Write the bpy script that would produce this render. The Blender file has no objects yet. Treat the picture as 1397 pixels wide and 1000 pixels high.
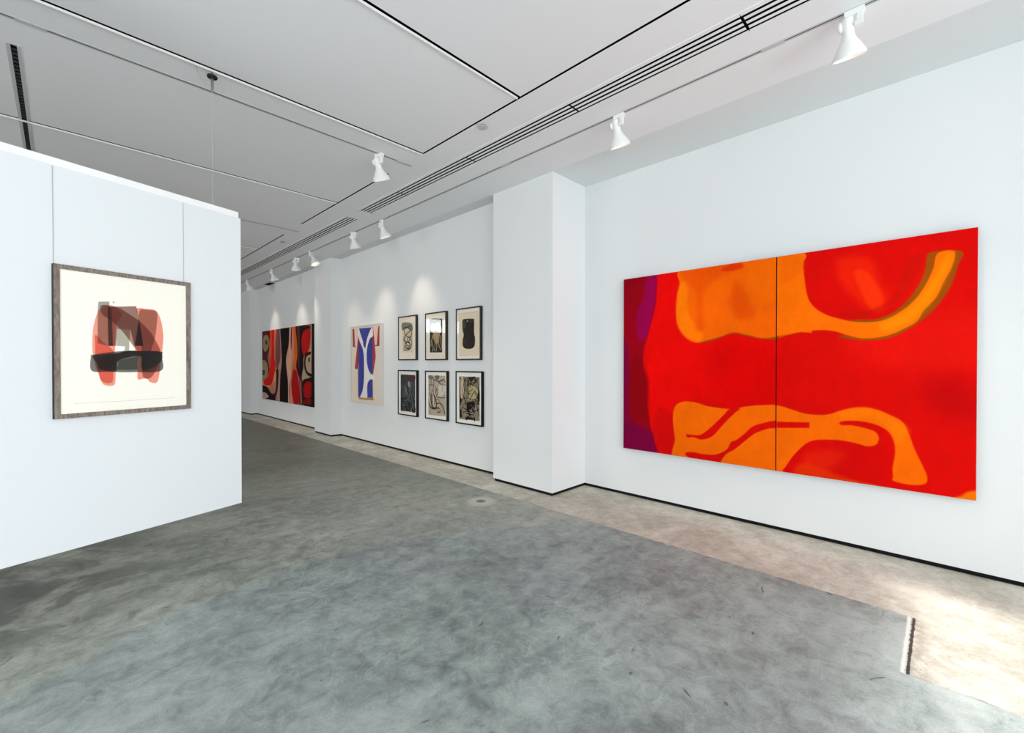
import bpy, bmesh, math, random
import numpy as np
from mathutils import Vector, Matrix

S = bpy.context.scene
COL = S.collection
H = 3.653                                   # ceiling height

# ------------------------------------------------------------------ camera
cam_data = bpy.data.cameras.new('camera')
cam = bpy.data.objects.new('camera', cam_data)
COL.objects.link(cam)
FPX, YAW, PIT, ROL = 602.52, .7964, -.0071, .0003
cam_data.sensor_width = 36.0
cam_data.lens = 36.0 * FPX / 1397.0
cam_data.clip_start = .05
_cy, _sy = math.cos(YAW), math.sin(YAW)
_f = Vector((_sy * math.cos(PIT), _cy * math.cos(PIT), math.sin(PIT)))
_r = Vector((_cy, -_sy, 0)); _u = _r.cross(_f)
_r2 = math.cos(ROL) * _r + math.sin(ROL) * _u
_u2 = -math.sin(ROL) * _r + math.cos(ROL) * _u
M = Matrix((( _r2.x, _u2.x, -_f.x, 0), (_r2.y, _u2.y, -_f.y, 0), (_r2.z, _u2.z, -_f.z, 1.5), (0, 0, 0, 1)))
cam.matrix_world = M
S.camera = cam

# ------------------------------------------------------------------ view, world, daylight
S.view_settings.view_transform = 'Standard'
S.view_settings.look = 'None'
S.view_settings.gamma = 1.0
S.view_settings.use_curve_mapping = False
S.view_settings.exposure = 0.3
S.cycles.use_denoising = True
S.cycles.max_bounces = 10
S.cycles.diffuse_bounces = 7

w = bpy.data.worlds.new('sky'); S.world = w; w.use_nodes = True
w.node_tree.nodes['Background'].inputs[0].default_value = (.72, .84, 1, 1)
w.node_tree.nodes['Background'].inputs[1].default_value = 1.2

def area(name, loc, rot, sx, sy, energy, col, spread=180):
    d = bpy.data.lights.new(name, 'AREA'); d.shape = 'RECTANGLE'; d.size = sx; d.size_y = sy
    d.energy = energy; d.color = col; d.spread = math.radians(spread)
    o = bpy.data.objects.new(name, d); o.location = loc; o.rotation_euler = rot; COL.objects.link(o); return o
# daylight through the shopfront glazing behind the camera, and through the glazing in the far wall
area('shopfront_daylight', (-1.75, -3.95, 1.55), (math.radians(90), 0, 0), 9.6, 2.6, 360, (.955, .985, 1))
area('far_window_daylight', (-5.0, 17.5, 3.25), (math.radians(-90), 0, 0), 3.0, .8, 60, (.95, .97, 1))
area('added_side_fill', (-7.35, 8.9, 1.9), (math.radians(90), 0, math.radians(-90)), 6.6, 2.6, 230, (1, .965, .91))  # added fill lamp, lifts the far bays through an invented opening
sd = bpy.data.lights.new('sun', 'SUN'); sd.energy = 5.0; sd.angle = math.radians(4); sd.color = (1, .97, .93)
sun = bpy.data.objects.new('sun', sd); COL.objects.link(sun)
sun.rotation_euler = Vector((.25, 1, -.86)).to_track_quat('-Z', 'Y').to_euler()

# ------------------------------------------------------------------ helpers
def s2l(c):
    return tuple((v / 255 / 12.92 if v / 255 <= .04045 else ((v / 255 + .055) / 1.055) ** 2.4) for v in c)
class NB:
    """small node builder"""
    def __init__(s, name, rough=.6, spec=.5, metallic=0.0):
        s.m = bpy.data.materials.new(name); s.m.use_nodes = True; s.t = s.m.node_tree
        s.b = s.t.nodes['Principled BSDF']; s.b.inputs['Roughness'].default_value = rough
        s.b.inputs['Specular IOR Level'].default_value = spec; s.b.inputs['Metallic'].default_value = metallic
        s._pos = None
    def n(s, typ, ins=None, **kw):
        x = s.t.nodes.new(typ)
        for k, v in kw.items(): setattr(x, k, v)
        for k, v in (ins or {}).items():
            if isinstance(v, bpy.types.NodeSocket): s.t.links.new(v, x.inputs[k])
            else: x.inputs[k].default_value = v
        return x
    def pos(s):
        if s._pos is None: s._pos = s.n('ShaderNodeTexCoord').outputs['Object']
        return s._pos
    def math(s, op, a, b=0.0, c=None, clamp=False):
        ins = {0: a, 1: b}
        if c is not None: ins[2] = c
        return s.n('ShaderNodeMath', ins, operation=op, use_clamp=clamp).outputs[0]
    def noise(s, scale, detail=4, rough=.5, dist=0.0, vec=None):
        return s.n('ShaderNodeTexNoise', {'Vector': vec or s.pos(), 'Scale': scale, 'Detail': detail, 'Roughness': rough, 'Distortion': dist}).outputs[0]
    def rng(s, v, a, b, c=0.0, d=1.0, smooth=True):
        return s.n('ShaderNodeMapRange', {0: v, 1: a, 2: b, 3: c, 4: d}, interpolation_type='SMOOTHSTEP' if smooth else 'LINEAR').outputs[0]
    def mix(s, f, a, b, mode='MIX'):
        x = s.n('ShaderNodeMix', data_type='RGBA', blend_type=mode)
        for k, v in ((0, f), (6, a), (7, b)):
            if isinstance(v, bpy.types.NodeSocket): s.t.links.new(v, x.inputs[k])
            elif k == 0: x.inputs[0].default_value = v
            else: x.inputs[k].default_value = (*v[:3], 1)
        return x.outputs[2]
    def col(s, v):
        if isinstance(v, bpy.types.NodeSocket): s.t.links.new(v, s.b.inputs['Base Color'])
        else: s.b.inputs['Base Color'].default_value = (*v[:3], 1)
    def bump(s, h, strength=.2, dist=.01):
        x = s.n('ShaderNodeBump', {'Strength': strength, 'Distance': dist, 'Height': h})
        s.t.links.new(x.outputs[0], s.b.inputs['Normal'])
def plain(name, rgb, rough=.5, spec=.5, metallic=0.0, var=.04, scale=8, bump=0.0):
    b = NB(name, rough, spec, metallic)
    c = s2l(rgb); n = b.noise(scale, 5, .6)
    b.col(b.mix(n, tuple(v * (1 - var) for v in c), tuple(min(1, v * (1 + var)) for v in c)))
    if bump: b.bump(b.noise(scale * 25, 3), bump, .004)
    return b.m

def mat_floor():
    b = NB('concrete_floor', .5, .35)
    sp = b.n('ShaderNodeSeparateXYZ', {0: b.pos()}); X, Y = sp.outputs[0], sp.outputs[1]
    # trowelled grey concrete
    big = b.noise(.55, 4, .55, .6); mid = b.noise(1.9, 8, .62, 1.2); fine = b.noise(8, 12, .78, .5); grain = b.noise(120, 3, .6)
    st = b.noise(1.0, 7, .62, 1.5, b.n('ShaderNodeMapping', {'Vector': b.pos(), 'Rotation': (0, 0, -.78), 'Scale': (.9, 3.2, 1)}).outputs[0])
    v = b.math('ADD', b.math('MULTIPLY', big, .24), b.math('MULTIPLY', mid, .17))
    v = b.math('ADD', v, b.math('MULTIPLY', st, .17)); v = b.math('ADD', v, b.math('MULTIPLY', fine, .42))
    r = b.n('ShaderNodeValToRGB', {0: v}); cr = r.color_ramp
    cr.elements[0].position = .39; cr.elements[0].color = (*s2l((102, 108, 108)), 1)
    cr.elements[1].position = .62; cr.elements[1].color = (*s2l((182, 187, 184)), 1)
    for p, c in ((.45, (130, 137, 135)), (.50, (149, 157, 154)), (.55, (166, 173, 170))):
        e = cr.elements.new(p); e.color = (*s2l(c), 1)
    g = r.outputs[0]
    hue = b.rng(b.noise(.8, 3, .5, .5), .42, .62)
    g = b.mix(hue, b.mix(1.0, g, (.975, 1.0, .98), 'MULTIPLY'), b.mix(1.0, g, (.99, .99, .995), 'MULTIPLY'))
    # dark blotches, trowel arcs, scuffs
    bl = b.rng(b.noise(1.5, 6, .65, 2.0), .60, .70); g = b.mix(b.math('MULTIPLY', bl, .45), g, s2l((84, 88, 88)))
    rid = b.math('ABSOLUTE', b.math('SUBTRACT', b.noise(2.6, 5, .6, 2.6), .5))
    arc = b.math('MULTIPLY', b.rng(rid, .0, .012, 1, 0), b.rng(b.noise(.9, 3), .52, .64))
    g = b.mix(b.math('MULTIPLY', arc, .5), g, s2l((78, 80, 80)))
    lit = b.math('MULTIPLY', b.rng(b.math('ABSOLUTE', b.math('SUBTRACT', b.noise(4.2, 6, .6, 1.6, b.n('ShaderNodeMapping', {'Vector': b.pos(), 'Location': (7, 3, 0)}).outputs[0]), .5)), 0, .02, 1, 0), b.rng(b.noise(1.1, 3), .5, .62))
    g = b.mix(b.math('MULTIPLY', lit, .3), g, s2l((196, 200, 198)))
    vo = b.n('ShaderNodeTexVoronoi', {'Vector': b.n('ShaderNodeMapping', {'Vector': b.n('ShaderNodeVectorMath', {0: b.pos(), 1: b.n('ShaderNodeVectorMath', {0: b.n('ShaderNodeTexNoise', {'Vector': b.pos(), 'Scale': 1.2}).outputs['Color'], 1: (1.6, 1.6, 0)}, operation='MULTIPLY').outputs[0]}, operation='ADD').outputs[0], 'Scale': (3.2, 11, 1)}).outputs[0], 'Scale': 1.0, 'Randomness': 1.0})
    sc = b.math('MULTIPLY', b.rng(vo.outputs[0], .06, .12, 1, 0), b.rng(b.noise(5, 4), .44, .52))
    g = b.mix(b.math('MULTIPLY', sc, .7), g, s2l((70, 72, 74)))
    # warmer pour beyond the wavy edge, far-end shade painted in as darkening
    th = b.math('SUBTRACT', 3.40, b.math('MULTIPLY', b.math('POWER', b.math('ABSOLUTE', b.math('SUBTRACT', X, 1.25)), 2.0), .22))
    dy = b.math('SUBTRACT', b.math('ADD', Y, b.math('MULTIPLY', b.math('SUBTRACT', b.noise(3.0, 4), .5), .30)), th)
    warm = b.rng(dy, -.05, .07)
    far_shade = b.rng(dy, 0.0, 4.5, .0, 1.0)
    wc = b.mix(far_shade, b.mix(1.0, g, (1.11, 1.04, .95), 'MULTIPLY'), b.mix(1.0, g, (.68, .60, .53), 'MULTIPLY'))
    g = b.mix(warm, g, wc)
    stain_shade = b.math('MULTIPLY', b.rng(b.noise(1.3, 7, .65, 1.2, b.n('ShaderNodeMapping', {'Vector': b.pos(), 'Location': (2.3, .4, 0)}).outputs[0]), .42, .56), b.math('MULTIPLY', b.rng(X, .9, .1), b.rng(dy, .25, .8)))
    g = b.mix(b.math('MULTIPLY', stain_shade, .6), g, s2l((66, 70, 66)))  # greenish-dark stains near the partition, with its floor shadow painted in
    # beige screed strip along the wall with its jog
    nj = b.math('MULTIPLY', b.math('SUBTRACT', b.noise(14, 6, .7), .5), .05)
    near = b.math('LESS_THAN', Y, .12)
    xb = b.math('SUBTRACT', 3.51, b.math('MULTIPLY', near, .655))
    d = b.math('SUBTRACT', b.math('ADD', X, nj), xb)
    isb = b.rng(d, -.004, .006)
    bn = b.math('ADD', b.math('MULTIPLY', b.noise(1.4, 8, .6, .8), .45), b.math('MULTIPLY', b.noise(9, 12, .8, .4), .55))
    bs = b.mix(b.rng(bn, .36, .66), s2l((166, 159, 144)), s2l((220, 216, 203)))
    bs = b.mix(b.math('MULTIPLY', b.rng(b.noise(2.2, 5, .6, 1), .58, .70), .22), bs, s2l((160, 146, 126)))
    pit = b.math('MULTIPLY', b.rng(b.noise(60, 3, .6), .62, .68), b.rng(b.noise(4, 3), .45, .6))
    bs = b.mix(b.math('MULTIPLY', pit, .65), bs, s2l((105, 98, 90)))
    c = b.mix(isb, g, bs)
    lip = b.math('MULTIPLY', b.rng(b.math('ABSOLUTE', d), .0, .012, 1, 0), b.rng(b.noise(9, 4), .45, .6))
    c = b.mix(b.math('MULTIPLY', lip, .55), c, s2l((96, 92, 86)))
    # saw-cut joint at the jog, pale chipped lip beside it
    jn = b.math('MULTIPLY', b.math('SUBTRACT', b.noise(30, 4, .7), .5), .02)
    dj = b.math('SUBTRACT', b.math('ADD', Y, jn), .118)
    inx = b.math('MULTIPLY', b.rng(X, 2.845, 2.855), b.rng(X, 3.50, 3.52, 1, 0))
    pale = b.math('MULTIPLY', b.rng(b.math('ABSOLUTE', b.math('SUBTRACT', dj, .020)), .004, .013, 1, 0), inx)
    c = b.mix(b.math('MULTIPLY', pale, .8), c, s2l((224, 220, 212)))
    smut = b.math('MULTIPLY', b.rng(dj, -.10, 0.0), b.math('MULTIPLY', b.math('LESS_THAN', dj, 0), b.math('MULTIPLY', inx, b.rng(b.noise(20, 4), .4, .6))))
    c = b.mix(b.math('MULTIPLY', smut, .45), c, s2l((130, 118, 100)))
    crk = b.math('MULTIPLY', b.rng(b.math('ABSOLUTE', dj), .005, .008, 1, 0), inx)
    c = b.mix(b.math('MULTIPLY', crk, .95), c, s2l((40, 38, 36)))
    # pale patch round the cleanout cover
    dx = b.math('SUBTRACT', X, 3.19); dyy = b.math('SUBTRACT', Y, 3.59)
    rr = b.math('SQRT', b.math('ADD', b.math('MULTIPLY', dx, dx), b.math('MULTIPLY', dyy, dyy)))
    rr = b.math('ADD', rr, b.math('MULTIPLY', b.math('SUBTRACT', b.noise(5, 3), .5), .12))
    c = b.mix(b.math('MULTIPLY', b.rng(rr, .10, .20, 1, 0), .7), c, s2l((206, 203, 192)))
    gm = b.math('MULTIPLY_ADD', grain, .5, .75)
    gc = b.n('ShaderNodeCombineColor', {0: gm, 1: gm, 2: gm}).outputs[0]
    c = b.mix(1.0, c, gc, 'MULTIPLY')
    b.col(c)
    b.t.links.new(b.rng(v, .4, .6, .42, .62), b.b.inputs['Roughness'])
    b.bump(b.math('ADD', fine, b.math('MULTIPLY', grain, .3)), .12, .006)
    return b.m

def mat_glass():
    m = bpy.data.materials.new('picture_glass'); m.use_nodes = True; t = m.node_tree
    t.nodes.remove(t.nodes['Principled BSDF'])
    o = t.nodes['Material Output']; mx = t.nodes.new('ShaderNodeMixShader'); tr = t.nodes.new('ShaderNodeBsdfTransparent')
    gl = t.nodes.new('ShaderNodeBsdfGlossy'); gl.inputs['Roughness'].default_value = .01
    fr = t.nodes.new('ShaderNodeFresnel'); fr.inputs[0].default_value = 1.45
    ge = t.nodes.new('ShaderNodeNewGeometry'); k = t.nodes.new('ShaderNodeMath'); k.operation = 'SUBTRACT'; k.inputs[0].default_value = 1
    k2 = t.nodes.new('ShaderNodeMath'); k2.operation = 'MULTIPLY'      # reflect at the front surface only
    t.links.new(ge.outputs['Backfacing'], k.inputs[1]); t.links.new(fr.outputs[0], k2.inputs[0]); t.links.new(k.outputs[0], k2.inputs[1])
    t.links.new(k2.outputs[0], mx.inputs[0]); t.links.new(tr.outputs[0], mx.inputs[1]); t.links.new(gl.outputs[0], mx.inputs[2])
    t.links.new(mx.outputs[0], o.inputs[0]); return m
def mat_paint(name, rough=.6, spec=.3, tex=220, amt=.06, weave=.15):
    b = NB(name, rough, spec)
    a = b.n('ShaderNodeAttribute', attribute_name='paint').outputs['Color']
    n = b.noise(tex, 3, .6); b2 = b.noise(9, 7, .7, .6)
    k = b.math('ADD', b.math('MULTIPLY_ADD', n, amt, 1 - amt / 2), b.math('MULTIPLY', b.math('SUBTRACT', b2, .5), amt * 2.2))
    b.col(b.mix(1.0, a, b.n('ShaderNodeCombineColor', {0: k, 1: k, 2: k}).outputs[0], 'MULTIPLY'))
    b.bump(n, weave, .002); return b.m

WALL = plain('white_wall_paint', (228, 230, 230), .75, .25, 0, .012, 2.0, .05)
PART = plain('partition_paint', (222, 226, 227), .7, .25, 0, .01, 2.0, .04)
CEIL = plain('ceiling_paint', (236, 237, 239), .85, .2, 0, .012, 1.5, .06)
STRIP = plain('ceiling_edge_paint', (222, 225, 226), .85, .2, 0, .012, 1.5, .06)
DARK = plain('black_shadow_gap', (12, 12, 12), .7, .2)
GRILLE = plain('grille_enamel', (236, 237, 238), .6, .2, 0, .01)
VOID = plain('dark_plenum', (5, 5, 6), .9, .1)
REVEAL = plain('grey_reveal', (70, 74, 78), .8, .2)
FLOOR = mat_floor()
WHITE = plain('white_enamel', (238, 238, 236), .35, .5, 0, .01)
TRACK = plain('track_white', (196, 199, 199), .8, .15, 0, .01)
WIRE = plain('pale_nylon_wire', (176, 176, 174), .6, .2)
STEEL = plain('brushed_steel', (150, 152, 152), .35, .5, .9)
BLACKM = plain('black_plastic', (20, 20, 20), .5, .4)
BRASS = plain('worn_bronze_cover', (128, 124, 112), .5, .5, .5, .25, 30)
CONC = plain('pale_concrete_ring', (196, 192, 180), .8, .2, 0, .1, 20)
FR_BROWN = None
GLASS = mat_glass()
PAINT = mat_paint('oil_on_canvas', .8, .06, 260, .10)
PAINTF = mat_paint('oil_on_canvas_glossy', .7, .1, 200, .12)
PAPER = mat_paint('printed_paper', .8, .15, 300, .02, .03)
CANVAS_EDGE = plain('dark_canvas_edge', (58, 12, 10), .8, .2, 0, .2, 20)
FR_BLACK = plain('black_frame_lacquer', (4, 4, 4), .5, .25)
FR_GREY = plain('charcoal_frame_wood', (40, 36, 33), .45, .35, 0, .15, 30)
FR_WHITE = plain('pale_frame_wood', (214, 210, 204), .5, .4, 0, .03)
def wood():
    b = NB('taupe_frame_wood', .45, .4)
    n = b.noise(14, 6, .65, .8, b.n('ShaderNodeMapping', {'Vector': b.pos(), 'Scale': (6, 6, 1)}).outputs[0])
    b.col(b.mix(b.rng(n, .35, .65), s2l((98, 86, 76)), s2l((142, 130, 118)))); return b.m
FR_BROWN = wood()
MIRR = None

class MB:
    def __init__(s): s.bm = bmesh.new()
    def box(s, x0, x1, y0, y1, z0, z1):
        v = [s.bm.verts.new(p) for p in ((x0, y0, z0), (x1, y0, z0), (x1, y1, z0), (x0, y1, z0), (x0, y0, z1), (x1, y0, z1), (x1, y1, z1), (x0, y1, z1))]
        for f in ((0, 3, 2, 1), (4, 5, 6, 7), (0, 1, 5, 4), (1, 2, 6, 5), (2, 3, 7, 6), (3, 0, 4, 7)): s.bm.faces.new([v[i] for i in f])
        return s
    def quad(s, *p):
        s.bm.faces.new([s.bm.verts.new(q) for q in p]); return s
    def prism(s, pts, z0, z1):
        lo = [s.bm.verts.new((x, y, z0)) for x, y in pts]; hi = [s.bm.verts.new((x, y, z1)) for x, y in pts]
        s.bm.faces.new(lo[::-1]); s.bm.faces.new(hi); n = len(pts)
        for i in range(n): s.bm.faces.new((lo[i], lo[(i + 1) % n], hi[(i + 1) % n], hi[i]))
        return s
    def lathe(s, prof, mat=None, n=40, cap0=True, cap1=True):
        """profile [(r, h)] turned about z, then moved by mat"""
        mat = mat or Matrix(); rings = []
        for r, h in prof:
            rings.append([s.bm.verts.new(mat @ Vector((r * math.cos(2 * math.pi * i / n), r * math.sin(2 * math.pi * i / n), h))) for i in range(n)])
        for a, c in zip(rings, rings[1:]):
            for i in range(n): s.bm.faces.new((a[i], a[(i + 1) % n], c[(i + 1) % n], c[i]))
        if cap0: s.bm.faces.new(rings[0][::-1])
        if cap1: s.bm.faces.new(rings[-1])
        return s
    def tube(s, pts, r, n=10):
        pts = [Vector(p) for p in pts]; rings = []
        for i, p in enumerate(pts):
            t = (pts[min(i + 1, len(pts) - 1)] - pts[max(i - 1, 0)]).normalized()
            q = t.to_track_quat('Z', 'Y')
            rings.append([s.bm.verts.new(p + q @ Vector((r * math.cos(2 * math.pi * k / n), r * math.sin(2 * math.pi * k / n), 0))) for k in range(n)])
        for a, c in zip(rings, rings[1:]):
            for i in range(n): s.bm.faces.new((a[i], a[(i + 1) % n], c[(i + 1) % n], c[i]))
        s.bm.faces.new(rings[0][::-1]); s.bm.faces.new(rings[-1]); return s
    def build(s, name, mat, parent=None, bevel=0.0, smooth=False):
        bmesh.ops.recalc_face_normals(s.bm, faces=s.bm.faces)
        me = bpy.data.meshes.new(name); s.bm.to_mesh(me); s.bm.free(); me.materials.append(mat)
        o = bpy.data.objects.new(name, me); COL.objects.link(o)
        if parent: o.parent = parent
        if smooth:
            me.polygons.foreach_set('use_smooth', [True] * len(me.polygons)); me.set_sharp_from_angle(angle=math.radians(40))
        if bevel:
            m = o.modifiers.new('bevel', 'BEVEL'); m.width = bevel; m.segments = 2; m.limit_method = 'ANGLE'
        return o
def tag(o, label=None, cat=None, group=None, kind=None):
    if label: o['label'] = label
    if cat: o['category'] = cat
    if group: o['group'] = group
    if kind: o['kind'] = kind
    return o
def thing(name, label, cat, loc=(0, 0, 0), rz=0, group=None):
    o = bpy.data.objects.new(name, None); o.empty_display_size = .1; COL.objects.link(o)
    o.location = loc; o.rotation_euler = (0, 0, rz); return tag(o, label, cat, group)
def struct(o): o['kind'] = 'structure'; return o
def copy_thing(o):
    c = o.copy(); COL.objects.link(c)
    for ch in list(o.children):
        d = ch.copy(); COL.objects.link(d); d.parent = c
        for g in list(ch.children):
            e = g.copy(); COL.objects.link(e); e.parent = d
    return c

# ------------------------------------------------------------------ the room
XW0, XW1, Y0, Y1 = -7.0, 4.9, -3.6, 17.0
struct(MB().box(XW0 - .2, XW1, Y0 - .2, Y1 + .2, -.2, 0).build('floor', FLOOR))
line = [(4.50, -3.6), (4.50, -2.62), (3.87, -2.62), (3.87, -1.65), (4.50, -1.65), (4.50, 3.15), (3.87, 3.15), (3.87, 4.12), (4.07, 4.12), (4.07, 8.94),
        (3.86, 8.94), (3.86, 9.78), (4.05, 9.78), (4.05, 14.44), (3.85, 14.44), (3.85, 15.4), (4.05, 15.4), (4.05, 17.0)]
struct(MB().prism(line + [(4.9, 17.0), (4.9, -3.6)], .034, H + .003).build('wall_right', WALL))
off = []
for i, (x, y) in enumerate(line):
    ox = oy = 0
    for j in (i - 1, i):
        if 0 <= j < len(line) - 1:
            ax, ay = line[j]; bx, by = line[j + 1]
            if abs(by - ay) > 1e-6: ox = .014
            else: oy = .014 if bx < ax else -.014
    off.append((x + ox, y + oy))
struct(MB().prism(off + [(4.85, 17.0), (4.85, -3.6)], 0.0, .034).build('baseboard_right', DARK))
struct((lambda m: m.box(XW0 - .2, XW0, Y0, 5.5, 0, H).box(XW0 - .2, XW0, 12.3, Y1, 0, H).box(XW0 - .2, XW0, 5.5, 12.3, 0, .5).box(XW0 - .2, XW0, 5.5, 12.3, 3.3, H))(MB()).build('wall_left', WALL))
wf = MB(); wf.box(XW0, -5.75, 17, 17.2, 0, H); wf.box(-3.5, 4.9, 17, 17.2, 0, H); wf.box(-5.75, -3.5, 17, 17.2, 0, 2.9); wf.box(-5.75, -3.5, 17, 17.2, 3.6, H)
struct(wf.build('wall_far', WALL))
wb = MB(); wb.box(XW0, -6.6, -3.8, -3.6, 0, H); wb.box(3.15, 4.9, -3.8, -3.6, 0, H); wb.box(-6.6, 3.15, -3.8, -3.6, 0, .12); wb.box(-6.6, 3.15, -3.8, -3.6, 3.4, H)
struct(wb.build('wall_back', WALL))
fr = MB()
for i in range(8):
    x = -6.57 + i * 9.69 / 7; fr.box(x - .03, x + .03, -3.74, -3.66, .12, 3.4)
fr.box(-6.6, 3.15, -3.74, -3.66, .12, .18); fr.box(-6.6, 3.15, -3.74, -3.66, 3.34, 3.4)
w1 = struct(fr.build('window_1', REVEAL)); MB().box(-6.57, 3.12, -3.705, -3.695, .18, 3.34).build('pane', GLASS, w1)
fr = MB()
for x in (-5.75, -4.65, -3.53): fr.box(x, x + .03, 17.06, 17.12, 2.9, 3.6)
fr.box(-5.75, -3.5, 17.06, 17.12, 2.9, 2.94); fr.box(-5.75, -3.5, 17.06, 17.12, 3.56, 3.6)
w2 = struct(fr.build('window_2', REVEAL)); MB().box(-5.73, -3.52, 17.085, 17.095, 2.93, 3.57).build('pane', GLASS, w2)
fr = MB()
for y in (5.5, 7.75, 10.0, 12.25): fr.box(-7.12, -7.06, y, y + .05, .5, 3.3)
fr.box(-7.12, -7.06, 5.5, 12.3, .5, .55); fr.box(-7.12, -7.06, 5.5, 12.3, 3.25, 3.3)
w3 = struct(fr.build('added_side_window', REVEAL)); MB().box(-7.095, -7.085, 5.53, 12.27, .53, 3.27).build('pane', GLASS, w3)  # unseen glazing, made up to let the added side fill in

# ceiling with its reveals and the openings of the air slots
SX = .022
cuts = [(2.604, 2.604 + SX, -3.6, 3.842), (2.604, 2.604 + SX, 4.52, 7.12), (2.612, 2.612 + SX, 7.9, 10.5), (2.612, 2.612 + SX, 11.3, 14.0)]
for y in (-.50, .93, 2.455, 3.823, 5.815, 9.2): cuts.append((-7.0, 2.604, y, y + .024))
GR = [(2.945, 3.135, -3.1, 5.91), (2.945, 3.135, 6.27, 14.3)]
SLOT = (-.228, -.197, 4.51, 8.6)
cuts += GR + [SLOT]
xs = sorted({-7.2, 3.87} | {c[0] for c in cuts} | {c[1] for c in cuts}); xs = [x for x in xs]
ys = sorted({-3.8, 17.2} | {c[2] for c in cuts} | {c[3] for c in cuts})
def is_cut(x, y): return any(a < x < b and c < y < d for a, b, c, d in cuts)
cb = MB(); TH = .002
for i in range(len(xs) - 1):
    for j in range(len(ys) - 1):
        xm, ym = (xs[i] + xs[i + 1]) / 2, (ys[j] + ys[j + 1]) / 2
        if is_cut(xm, ym): continue
        a, b_, c, d = xs[i], xs[i + 1], ys[j], ys[j + 1]
        cb.quad((a, c, H), (a, d, H), (b_, d, H), (b_, c, H)); cb.quad((a, c, H + TH), (b_, c, H + TH), (b_, d, H + TH), (a, d, H + TH))
        def nb(x, y): return not (xs[0] < x < xs[-1] and ys[0] < y < ys[-1]) or is_cut(x, y)
        e = 1e-4
        if nb(a - e, ym): cb.quad((a, c, H), (a, c, H + TH), (a, d, H + TH), (a, d, H))
        if nb(b_ + e, ym): cb.quad((b_, c, H), (b_, d, H), (b_, d, H + TH), (b_, c, H + TH))
        if nb(xm, c - e): cb.quad((a, c, H), (b_, c, H), (b_, c, H + TH), (a, c, H + TH))
        if nb(xm, d + e): cb.quad((a, d, H), (a, d, H + TH), (b_, d, H + TH), (b_, d, H))
bmesh.ops.remove_doubles(cb.bm, verts=cb.bm.verts, dist=1e-5)
struct(cb.build('ceiling', CEIL))
struct(MB().box(-7.2, 3.87, -3.8, 17.2, H + .035, H + .12).build('trim_1', VOID))
tf = MB()
for y in (-.50, .93, 2.455, 3.823, 5.815, 9.2): tf.box(-7.0, 2.60, y + .0245, y + .032, H - .013, H); tf.box(-7.0, 2.60, y + .036, y + .044, H - .005, H)
struct(tf.build('trim_3', WHITE))
struct(MB().box(3.87, 4.9, -3.8, 17.2, H + .003, H + .12).build('trim_2', STRIP))
ART={}
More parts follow.
